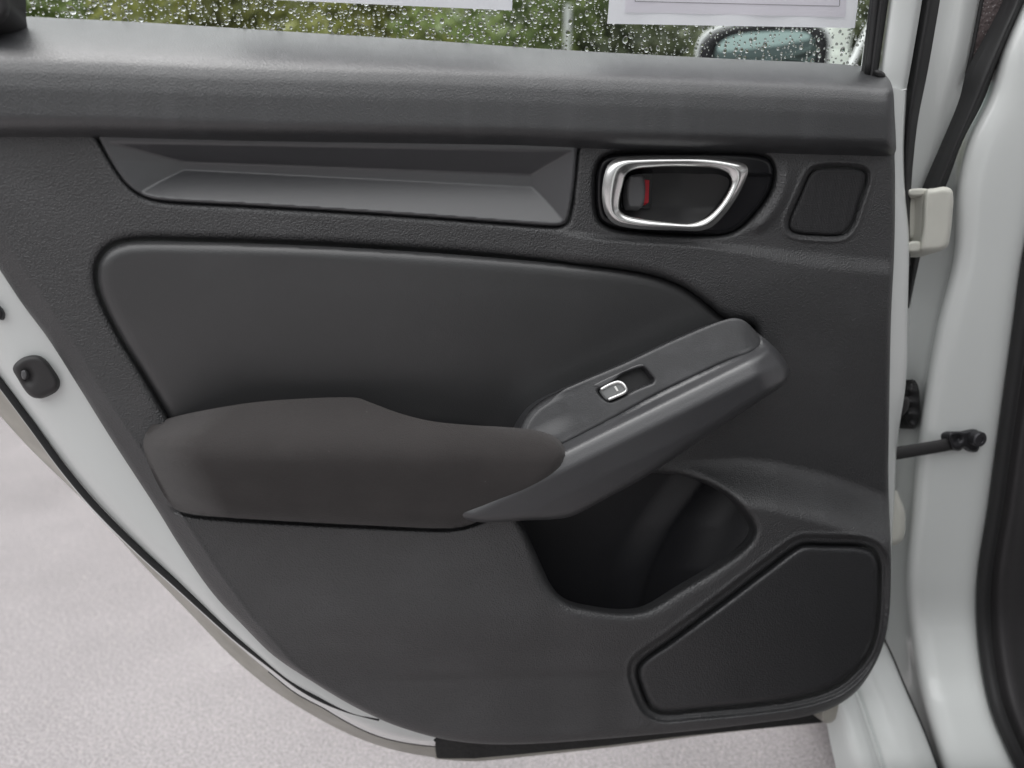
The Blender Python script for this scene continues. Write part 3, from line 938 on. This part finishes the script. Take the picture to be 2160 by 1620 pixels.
# window glass
GW = -0.068
gp = [M(-160, -170, GW)[0], M(1868, -170, GW)[0], M(1846, 230, GW)[0], M(-160, 160, GW)[0]]
gv = [tuple(p) for p in gp]
gl = link('window_glass', gv, [(0, 3, 2, 1)], 'window_glass', DOOR, False)

# rain on the outside of the glass
V = []; FC = []
SEG, RNGS = 10, 4
cell = {}
cnt = 0
DW = GW - 0.0006
up = np.array([0, 0, 1.0])
tries = 0
while cnt < 3700 and tries < 60000:
    tries += 1
    px = RNG.uniform(-120, 1855); py = RNG.uniform(-110, 150)
    if py > fYT(px) + 25: continue
    rpx = float(np.clip(RNG.lognormal(math.log(2.5), 0.42), 1.3, 6.5))
    key = (int(px // 16), int(py // 16))
    okk = True
    for dx in (-1, 0, 1):
        for dy in (-1, 0, 1):
            for (qx, qy, qr) in cell.get((key[0] + dx, key[1] + dy), ()):
                if (qx - px) ** 2 + (qy - py) ** 2 < (qr + rpx + 0.6) ** 2: okk = False
    if not okk: continue
    cell.setdefault(key, []).append((px, py, rpx))
    cnt += 1
    c = M(px, py, DW)[0]
    r = rpx * 0.00046
    el = RNG.uniform(1.0, 1.35)
    ph = RNG.uniform(-0.35, 0.35)
    b0 = len(V)
    hgt = r * RNG.uniform(0.45, 0.7)
    jit = 1 + 0.13 * RNG.standard_normal(SEG)
    jit = (jit + np.roll(jit, 1) + np.roll(jit, -1)) / 3
    for i in range(RNGS):
        a = (math.pi / 2) * i / RNGS
        for k in range(SEG):
            t = 2 * math.pi * k / SEG
            ca, sa = math.cos(t), math.sin(t)
            yy = sa * el * r * math.cos(a) * jit[k]
            xx = ca * r * math.cos(a) * jit[k] * (1 - 0.15 * sa)
            xx2 = xx * math.cos(ph) - yy * math.sin(ph); yy2 = xx * math.sin(ph) + yy * math.cos(ph)
            V.append(c + UDIR * xx2 + up * yy2 - NRM * hgt * math.sin(a))
    V.append(c - NRM * hgt)
    top_i = len(V) - 1
    for i in range(RNGS - 1):
        for k in range(SEG):
            j = (k + 1) % SEG
            FC.append((b0 + i * SEG + k, b0 + i * SEG + j, b0 + (i + 1) * SEG + j, b0 + (i + 1) * SEG + k)[::-1])
    for k in range(SEG):
        FC.append((b0 + (RNGS - 1) * SEG + k, b0 + (RNGS - 1) * SEG + (k + 1) % SEG, top_i)[::-1])
    FC.append(tuple(b0 + k for k in range(SEG)))
dr = link('raindrops', V, FC, 'water', DOOR)
dr['kind'] = 'stuff'
bm = bmesh.new(); bm.from_mesh(dr.data); bmesh.ops.recalc_face_normals(bm, faces=bm.faces); bm.to_mesh(dr.data); bm.free()
# flat back of every drop stays flat
fl = [len(p.vertices) < SEG for p in dr.data.polygons]
dr.data.polygons.foreach_set('use_smooth', fl)

# check strap of the door
cs0, cs1 = M(1850, 962, -0.045)[0], M(2010, 937, -0.050)[0]
tube('check_strap', [(1850, 962, -.045), (1930, 950, -.046), (2010, 936, -.048)], 0.0085, 'rubber_grey', DOOR, n=8, flat=0.4)

# ------------------------------------------------------------------ car body at the hinge side
near = lambda y: 0.10 * S((y - 1260) / 420)
Jl = [(2240, -140), (2180, -40), (2115, 100), (2084, 200), (2038, 300), (2016, 393), (2007, 540), (1973, 683), (1947, 830), (1930, 957), (1920, 1073), (1908, 1213), (1914, 1313), (1928, 1413), (1948, 1500), (1985, 1620), (2015, 1700)]
S3 = [(2330, -140), (2290, -40), (2260, 100), (2235, 200), (2214, 300), (2195, 393), (2162, 540), (2142, 683), (2121, 830), (2103, 957), (2087, 1073), (2065, 1213), (2063, 1313), (2074, 1413), (2094, 1500), (2146, 1620), (2190, 1700)]
Sl = [(2195, -140), (2150, -40), (2085, 100), (2050, 200), (2000, 300), (1968, 393), (1930, 540), (1900, 683), (1885, 830), (1875, 957), (1868, 1073), (1862, 1213), (1866, 1313), (1880, 1413), (1910, 1500), (1950, 1620), (1985, 1700)]
cA = [(a, b_, -0.125 + near(b_)) for a, b_ in Sl]
cB = [(a - 6, b_, -0.092 + near(b_)) for a, b_ in Jl]
cC = [(a + 8, b_, -0.070 + near(b_)) for a, b_ in Jl]
mix = lambda t, wv: [(p[0] * (1 - t) + q[0] * t, p[1], wv + near(p[1])) for p, q in zip(Jl, S3)]
cD = mix(0.25, -0.058); cE = mix(0.6, -0.050); cF = mix(0.9, -0.046); cG = mix(1.06, -0.054)
jamb = loft('pillar', [cA, cB, cC, cD, cE, cF, cG], 'white_paint', BODY, nu=110, nv=6, depth=0.0)
s3c = [(a + 12, b_, -0.040 + near(b_)) for a, b_ in S3]
tube('opening_seal', s3c, 0.0075, 'rubber', BODY, n=14, flat=1.1)
it0 = [(a + 20, b_, -0.052 + near(b_)) for a, b_ in S3]
it1 = [(a + 60, b_, -0.035 + near(b_)) for a, b_ in S3]
it2 = [(a + 110, b_, -0.075 + near(b_)) for a, b_ in S3]
it3 = [(a + 320, b_, -0.12 + near(b_)) for a, b_ in S3]
loft('interior_trim', [it0, it1, it2, it3], 'interior_trim', BODY, nu=90, nv=6, depth=0.0)



# front door and its pillar beyond the hinge gap
p0 = [(1890, -140, -.085), (1880, 0, -.085), (1870, 160, -.085), (1860, 320, -.085), (1860, 480, -.085), (1860, 660, -.095), (1855, 1000, -.11), (1850, 1350, -.11)]
p1 = [(2010, -140, -.100), (1990, 0, -.100), (1965, 160, -.098), (1945, 320, -.098), (1925, 480, -.10), (1915, 660, -.11), (1900, 1000, -.13), (1890, 1350, -.13)]
p2 = [(2060, -140, -.094), (2035, 0, -.094), (2006, 160, -.092), (1975, 320, -.104), (1940, 480, -.11), (1925, 660, -.125), (1910, 1000, -.14), (1900, 1350, -.14)]
p3 = [(2100, -140, -.108), (2072, 0, -.108), (2040, 160, -.106), (2000, 320, -.106), (1965, 480, -.125), (1945, 660, -.135), (1925, 1000, -.15), (1915, 1350, -.15)]
fd = loft('front_door', [p0, p1, p2, p3], 'white_jamb', BODY, nu=70, nv=6, depth=0.0)
tube('door_gap', [(2098, -140, -.100), (2071, 0, -.100), (2050, 110, -.098), (2040, 160, -.098), (2038, 188, -.098)], 0.0022, 'rubber', fd, n=6)
qg = field('quarter_glass', [(2100, -140), (2072, 0), (2050, 110), (2040, 160), (2075, 170), (2130, 60), (2220, -140)], lambda x, y, d: -0.104 + 0 * x, 'gloss_black', fd, step=6, depth=0.003, spline=False)
mat('wet_glass', (0.16, 0.13, 0.13), 0.12, grain=(220, 0.6, 0.002), specks=(260, 0.16, (0.45, 0.42, 0.42)))
qg.data.materials.clear(); qg.data.materials.append(MAT['wet_glass'])
# weatherstrip that follows the body edge behind the hinge
s2l = [(2170, -140, -.085), (2130, 0, -.085), (2100, 60, -.083), (2053, 150, -.081), (2037, 210, -.080), (2000, 300, -.080), (1960, 393, -.082), (1938, 460, -.086), (1921, 533, -.092), (1913, 650, -.10)]
s2m = [(2196, -140, -.068), (2150, 0, -.068), (2124, 60, -.066), (2086, 150, -.064), (2060, 210, -.064), (2020, 300, -.064), (1982, 393, -.066), (1950, 460, -.072), (1932, 533, -.080), (1915, 650, -.092)]
s2r = [(2220, -140, -.085), (2168, 0, -.085), (2140, 60, -.083), (2098, 150, -.081), (2076, 210, -.080), (2030, 300, -.080), (1995, 393, -.082), (1962, 460, -.086), (1943, 533, -.092), (1918, 650, -.10)]
loft('body_weatherstrip', [s2l, s2m, s2r], 'rubber', BODY, nu=60, nv=6, depth=0.01)

# sill and outer rocker skin
def rk(pts, wv): return [(a, b_, wv + near(b_)) for a, b_ in pts]


r0 = rk([(1640, 1250), (1690, 1380), (1722, 1460), (1743, 1523), (1752, 1570), (1763, 1617), (1785, 1720)], -0.085)
r05 = rk([(1680, 1250), (1725, 1380), (1760, 1460), (1785, 1523), (1797, 1570), (1812, 1617), (1840, 1720)], -0.062)
r1 = rk([(1720, 1250), (1757, 1380), (1795, 1460), (1815, 1520), (1832, 1573), (1847, 1617), (1877, 1720)], -0.060)
r15 = rk([(1732, 1250), (1768, 1380), (1806, 1460), (1828, 1520), (1846, 1573), (1860, 1617), (1890, 1720)], -0.072)
r2 = rk([(1745, 1250), (1782, 1380), (1820, 1460), (1842, 1520), (1861, 1573), (1875, 1617), (1905, 1720)], -0.066)
r25 = rk([(1790, 1250), (1825, 1380), (1862, 1460), (1890, 1520), (1910, 1573), (1928, 1617), (1960, 1720)], -0.058)
r3 = rk([(1830, 1250), (1876, 1370), (1912, 1455), (1942, 1523), (1962, 1573), (1978, 1617), (2010, 1720)], -0.066)
loft('rocker_panel', [r0, r05, r1, r15, r2, r25, r3], 'white_paint', BODY, nu=60, nv=5, depth=0.0)
tube('sill_seam', rk([(1855, 1330), (1876, 1370), (1912, 1455), (1942, 1523), (1962, 1573), (1978, 1617), (2010, 1720)], -0.062), 0.0013, 'rubber', BODY, n=6)
# underside of the car keeps the ground below it in shade
ub = M(1750, 1560, -0.02)[0]
box_mesh('underbody', (float(ub[0]) + 0.86, 0.9, 0.11), (1, 0, 0), (0, 1, 0), (0, 0, 1), 1.6, 4.0, 0.04, 'underbody', BODY, 0.01)
# roof and rear of the cabin, out of view, added to darken the right side
ca, sa_ = math.cos(math.radians(-14)), math.sin(math.radians(-14))
box_mesh('unseen_roof', (1.42, 0.5, 1.42), (ca, sa_, 0), (-sa_, ca, 0), (0, 0, 1), 1.25, 2.6, 0.09, 'white_paint', BODY, 0.04)
box_mesh('unseen_seat', (1.35, -0.25, 0.68), (ca, sa_, 0), (-sa_, ca, 0), (0, 0, 1), 1.1, 0.5, 0.75, 'interior_trim', BODY, 0.08)
box_mesh('unseen_quarter_panel', (1.28, -0.95, 0.75), (ca, sa_, 0), (-sa_, ca, 0), (0, 0, 1), 1.5, 0.9, 0.62, 'white_paint', BODY, 0.08)

# hinges
hg = field('hinge', [(1953, 401), (1970, 397), (1995, 394), (2007, 400), (2011, 415), (2009, 455), (2004, 500), (1999, 519), (1985, 529), (1960, 531), (1940, 530), (1944, 480)],
           lambda x, y, d: -0.034 + roll(d, 11, 0.008) - 0.006 * S((1960 - x) / 30), 'hinge_paint', BODY, step=3, depth=0.03)
hg['label'] = 'upper white painted hinge'
field('hinge_arm', [(1916, 401), (1960, 400), (1962, 408), (1916, 412)], lambda x, y, d: -0.044 + roll(d, 4, 0.003), 'hinge_paint', hg, step=2, depth=0.02)
field('hinge_arm', [(1913, 514), (1930, 508), (1944, 512), (1942, 530), (1914, 530)], lambda x, y, d: -0.040 + roll(d, 6, 0.004), 'hinge_paint', hg, step=2, depth=0.02)
field('hinge_arm', [(1917, 420), (1930, 416), (1936, 440), (1930, 500), (1919, 505)], lambda x, y, d: -0.056 + roll(d, 6, 0.005), 'hinge_paint', hg, step=2, depth=0.02)
hg2 = field('hinge', [(1860, 1040), (1890, 1034), (1898, 1050), (1908, 1075), (1910, 1100), (1906, 1135), (1893, 1148), (1860, 1148)],
            lambda x, y, d: -0.050 + roll(d, 12, 0.010), 'hinge_paint', BODY, step=3, depth=0.03)
hg2['label'] = 'lower white painted hinge'
# wiring grommet and check-strap bracket
gm = field('wiring_grommet', [(1910, 830), (1916, 806), (1926, 800), (1936, 812), (1940, 850), (1938, 890), (1928, 905), (1914, 893), (1908, 862)],
           lambda x, y, d: -0.072 + roll(d, 14, 0.012) - 0.003 * np.sin(y * 0.25), 'rubber', BODY, step=2.5, depth=0.04)
field('cable_plug', [(1884, 878), (1896, 840), (1916, 838), (1916, 862), (1898, 880)], lambda x, y, d: -0.060 + roll(d, 6, 0.005), 'rubber_grey', gm, step=2.5, depth=0.01)
br = field('strap_bracket', [(1999, 918), (2006, 911), (2030, 910), (2060, 906), (2068, 922), (2062, 952), (2045, 952), (2034, 944), (2024, 951), (2008, 946)],
           lambda x, y, d: -0.040 + roll(d, 7, 0.006) - 0.006 * np.exp(-(((x - 2020) / 9) ** 2 + ((y - 925) / 8) ** 2)), 'bolt_metal', BODY, step=2, depth=0.016)
disc('bolt', M(2061, 925, -0.036)[0], NRM + np.array([0.05, 0, 0.1]), 0.0092, 0.006, 'bolt_metal', br, n=20)

# wing mirror of the same car, seen through the window
mc = W(1612, 122, 1.75)
mf = (Vector(C0) - mc); mf.z *= 0.3; mf.normalize()
mr_ = Vector((0, 0, 1)).cross(mf).normalized()          # rightwards as seen
mu = mf.cross(mr_).normalized()
K = 1.75 / F


def mirror_piece(name, prof, mat_, parent, n=56):
    """stack of superelliptic sections: (half width px, half height px, depth m, dx, dy)"""
    V = []; Fc = []
    for (a, b_, z, dx, dy) in prof:
        for k in range(n):
            t = 2 * math.pi * k / n
            ct, st = math.cos(t), math.sin(t)
            ex = 0.62
            X = a * math.copysign(abs(ct) ** ex, ct); Y = b_ * math.copysign(abs(st) ** ex, st)
            Y *= (1 + 0.10 * ct)
            V.append(mc + mr_ * (X + dx) * K + mu * (Y + dy) * K + mf * z)
    for i in range(len(prof) - 1):
        for k in range(n):
            l_ = (k + 1) % n
            Fc.append((i * n + k, i * n + l_, (i + 1) * n + l_, (i + 1) * n + k))
    Fc.append(tuple((len(prof) - 1) * n + k for k in range(n)))
    return link(name, V, Fc, mat_, parent)


hous = mirror_piece('wing_mirror', [(40, 25, -0.12, 0, 0), (100, 55, -0.09, 0, 0), (132, 70, -0.03, -4, 0), (137, 74, 0.000, -7, 2), (134, 71, 0.006, -7, 1), (128, 66, 0.002, -6, -1)], 'white_paint', BODY)
hous['label'] = 'white wing mirror seen through the wet rear window'
mirror_piece('mirror_bezel', [(131, 68, 0.000, -6, 0), (128, 66, 0.009, -6, -1), (108, 59, 0.009, 0, -3), (104, 56, 0.003, 0, -4)], 'gloss_black', hous)
mirror_piece('mirror_glass', [(105, 57, 0.002, 0, -4), (102, 55, 0.005, 0, -4)], 'mirror_glass', hous)
# edge of the front screen pillar behind the mirror
c1, c2 = W(1868, 0, 1.6), W(1790, 150, 1.6)
tube('front_pillar', [tuple(c1), tuple((c1 + c2) / 2 + Vector((-0.004, 0, 0))), tuple(c2)], 0.0075, 'white_jamb', BODY, n=10, world=True)

# ------------------------------------------------------------------ papers on the window
def sheet(name, corners, label, wv=-0.062):
    V = []; Fc = []
    c = np.array(corners, float)
    nx, ny = 24, 10
    for j in range(ny + 1):
        for i in range(nx + 1):
            u = i / nx; v = j / ny
            p = (c[0] * (1 - u) + c[1] * u) * (1 - v) + (c[3] * (1 - u) + c[2] * u) * v
            wave = 0.0012 * math.sin(u * 9 + v * 3) + 0.0010 * math.sin(u * 23 + 1.3) * v
            V.append(M(p[0], p[1], wv + wave)[0])
    for j in range(ny):
        for i in range(nx):
            a = j * (nx + 1) + i
            Fc.append((a, a + nx + 1, a + nx + 2, a + 1))
    V, Fc = skirted(V, Fc, 0.0003)
    return tag(link(name, V, Fc, 'paper', None), label, 'paper')


sh1 = sheet('paper_sheet', [(420, -330), (1092, -330), (1080, 22), (500, -4)], 'white paper sheet on the window with only its bottom edge showing, no printed border')
sh2 = sheet('paper_sheet', [(1312, -330), (1850, -330), (1803, 59), (1281, 50)], 'white paper sheet with a printed line border, taped in front of the wing mirror')


def on_sheet(name, corners, mat_, parent, wv):
    V = []; Fc = []
    c = np.array(corners, float); nx = 24
    for j in range(2):
        for i in range(nx + 1):
            u = i / nx; v = j
            p = (c[0] * (1 - u) + c[1] * u) * (1 - v) + (c[3] * (1 - u) + c[2] * u) * v
            uu = (p[0] - 1290) / 540; vv = (p[1] + 330) / 385
            wave = 0.0012 * math.sin(uu * 9 + vv * 3) + 0.0010 * math.sin(uu * 23 + 1.3) * vv
            V.append(M(p[0], p[1], wv + wave)[0])
    for i in range(nx):
        Fc.append((i, i + nx + 1, i + nx + 2, i + 1))
    return link(name, V, Fc, mat_, parent)


on_sheet('printed_line', [(1339, 2.2), (1770, 12.4), (1770, 13.8), (1339, 3.6)], 'print_ink', sh2, -0.0607)
on_sheet('printed_line', [(1345, -120), (1346.4, -120), (1340.4, 3), (1339, 3)], 'print_ink', sh2, -0.0607)
on_sheet('printed_line', [(1778, -120), (1779.4, -120), (1771.4, 13), (1770, 13)], 'print_ink', sh2, -0.0607)
on_sheet('printed_tint', [(1325, -120), (1795, -120), (1783, 36), (1318, 26)], 'print_tint', sh2, -0.0611)

# ------------------------------------------------------------------ beyond the window
pb = W(1198, 60, 5.0)
def post(name, px, top, dist, wpx, mat_, label, foot=None):
    tp = W(px, top, dist)
    wd = wpx * dist / F
    e = empty(name, (tp.x, tp.y, 0), label, 'post')
    box_mesh('shaft', (tp.x, tp.y, tp.z / 2), (1, 0, 0), (0, 1, 0), (0, 0, 1), wd, wd, tp.z, mat_, e, wd * 0.12)
    box_mesh('cap', (tp.x, tp.y, tp.z + wd * 0.1), (1, 0, 0), (0, 1, 0), (0, 0, 1), wd * 1.08, wd * 1.08, wd * 0.2, mat_, e, wd * 0.08)
    box_mesh('base', (tp.x, tp.y, 0.02), (1, 0, 0), (0, 1, 0), (0, 0, 1), wd * 1.8, wd * 1.8, 0.04, mat_, e, 0.005)
    if foot:
        box_mesh('collar', (tp.x - wd * 0.12, tp.y, foot / 2), (1, 0, 0), (0, 1, 0), (0, 0, 1), wd * 1.3, wd * 1.2, foot, mat_, e, 0.01)
    return e


post('bollard_post', 1198, 12, 5.0, 13, 'post_paint', 'slim grey post among the greenery behind the wet window')
fz = W(1760, 108, 3.4).z
post('marker_post', 1772, 20, 3.4, 46, 'pale_paint', 'wide pale post just right of the wing mirror, behind the wet window', fz)


def tree(name, x, y, hgt, rad, leafm, label, nleaf=5200, lsz=0.075, zc=None):
    e = empty(name, (x, y, 0), label, 'tree', 'trees behind the car')
    rr = random.Random(hash((round(x, 2), round(y, 2))) & 0xffff)
    rg = np.random.default_rng(int(abs(x * 100) + abs(y * 10)))
    V = []; Fc = []

    def limb(a, b_, r0_, r1_, n=7):
        a = Vector(a); b_ = Vector(b_)
        ax = (b_ - a).normalized(); o_ = ax.orthogonal().normalized(); q = ax.cross(o_)
        s0 = len(V)
        for (c_, r_) in ((a, r0_), (a.lerp(b_, 0.5) + o_ * 0.03 * rr.uniform(-1, 1), (r0_ + r1_) / 2), (b_, r1_)):
            for k in range(n):
                t = 2 * math.pi * k / n
                V.append(tuple(c_ + o_ * r_ * math.cos(t) + q * r_ * math.sin(t)))
        for i in range(2):
            for k in range(n):
                l_ = (k + 1) % n
                Fc.append((s0 + i * n + k, s0 + i * n + l_, s0 + (i + 1) * n + l_, s0 + (i + 1) * n + k))
    limb((x, y, 0), (x + 0.05, y, hgt * 0.45), 0.10, 0.07)
    clumps = []
    for i in range(26):
        th = rr.uniform(0, 2 * math.pi); ph = rr.uniform(-0.9, 1.2)
        r_ = rad * rr.uniform(0.35, 1.0)
        c_ = Vector((x + r_ * math.cos(th) * math.cos(ph), y + r_ * math.sin(th) * math.cos(ph) * 0.7, hgt * 0.55 + hgt * 0.42 * math.sin(ph) * rr.uniform(0.6, 1)))
        clumps.append(c_)
        if i % 3 == 0:
            limb((x + 0.03, y, hgt * rr.uniform(0.2, 0.45)), c_, 0.04, 0.012, 5)
    link('trunk', V, Fc, 'bark', e)
    ci = rg.integers(0, len(clumps), nleaf)
    cc = np.array([list(c_) for c_ in clumps])[ci]
    off = rg.standard_normal((nleaf, 3)); off /= np.linalg.norm(off, axis=1)[:, None]
    pos = cc + off * (rg.uniform(0.15, 1, nleaf) ** 0.5 * rad * 0.36)[:, None]
    a = rg.standard_normal((nleaf, 3)); a /= np.linalg.norm(a, axis=1)[:, None]
    b_ = np.cross(a, rg.standard_normal((nleaf, 3))); b_ /= np.linalg.norm(b_, axis=1)[:, None]
    sz = (rg.uniform(0.6, 1.3, nleaf) * lsz)[:, None]
    LV = np.stack([pos - a * sz, pos + b_ * sz * 0.42, pos + a * sz, pos - b_ * sz * 0.42], 1).reshape(-1, 3)
    LF = np.arange(nleaf * 4).reshape(-1, 4)
    link('crown', LV, LF.tolist(), leafm, e, False)
    return e


TR = [(-6.3, 9.0, 2.7, 1.35, 'leaf_dark', 'dark green leafy tree blurred at the far left of the window'),
      (-4.3, 8.0, 2.35, 1.20, 'leaf_green', 'mid green bushy tree blurred between the window corner and left paper'),
      (-2.6, 7.6, 2.35, 1.15, 'leaf_olive', 'olive yellow-green tree blurred just below the left paper'),
      (-1.1, 7.4, 2.4, 1.15, 'leaf_olive', 'olive tree blurred left of the slim grey post'),
      (0.25, 7.0, 2.3, 1.10, 'leaf_green', 'fresh green tree blurred behind the slim grey post'),
      (1.7, 7.2, 2.35, 1.20, 'leaf_dark', 'dark tree blurred between slim post and wing mirror'),
      (3.3, 7.6, 2.5, 1.25, 'leaf_dark', 'dark tree blurred behind the wing mirror'),
      (5.0, 8.4, 2.6, 1.4, 'leaf_green', 'green tree blurred at the right end of the wet window')]
for a in TR:
    tree('leafy_tree', *a)

SC.render.resolution_x = 1024
SC.render.resolution_y = 768
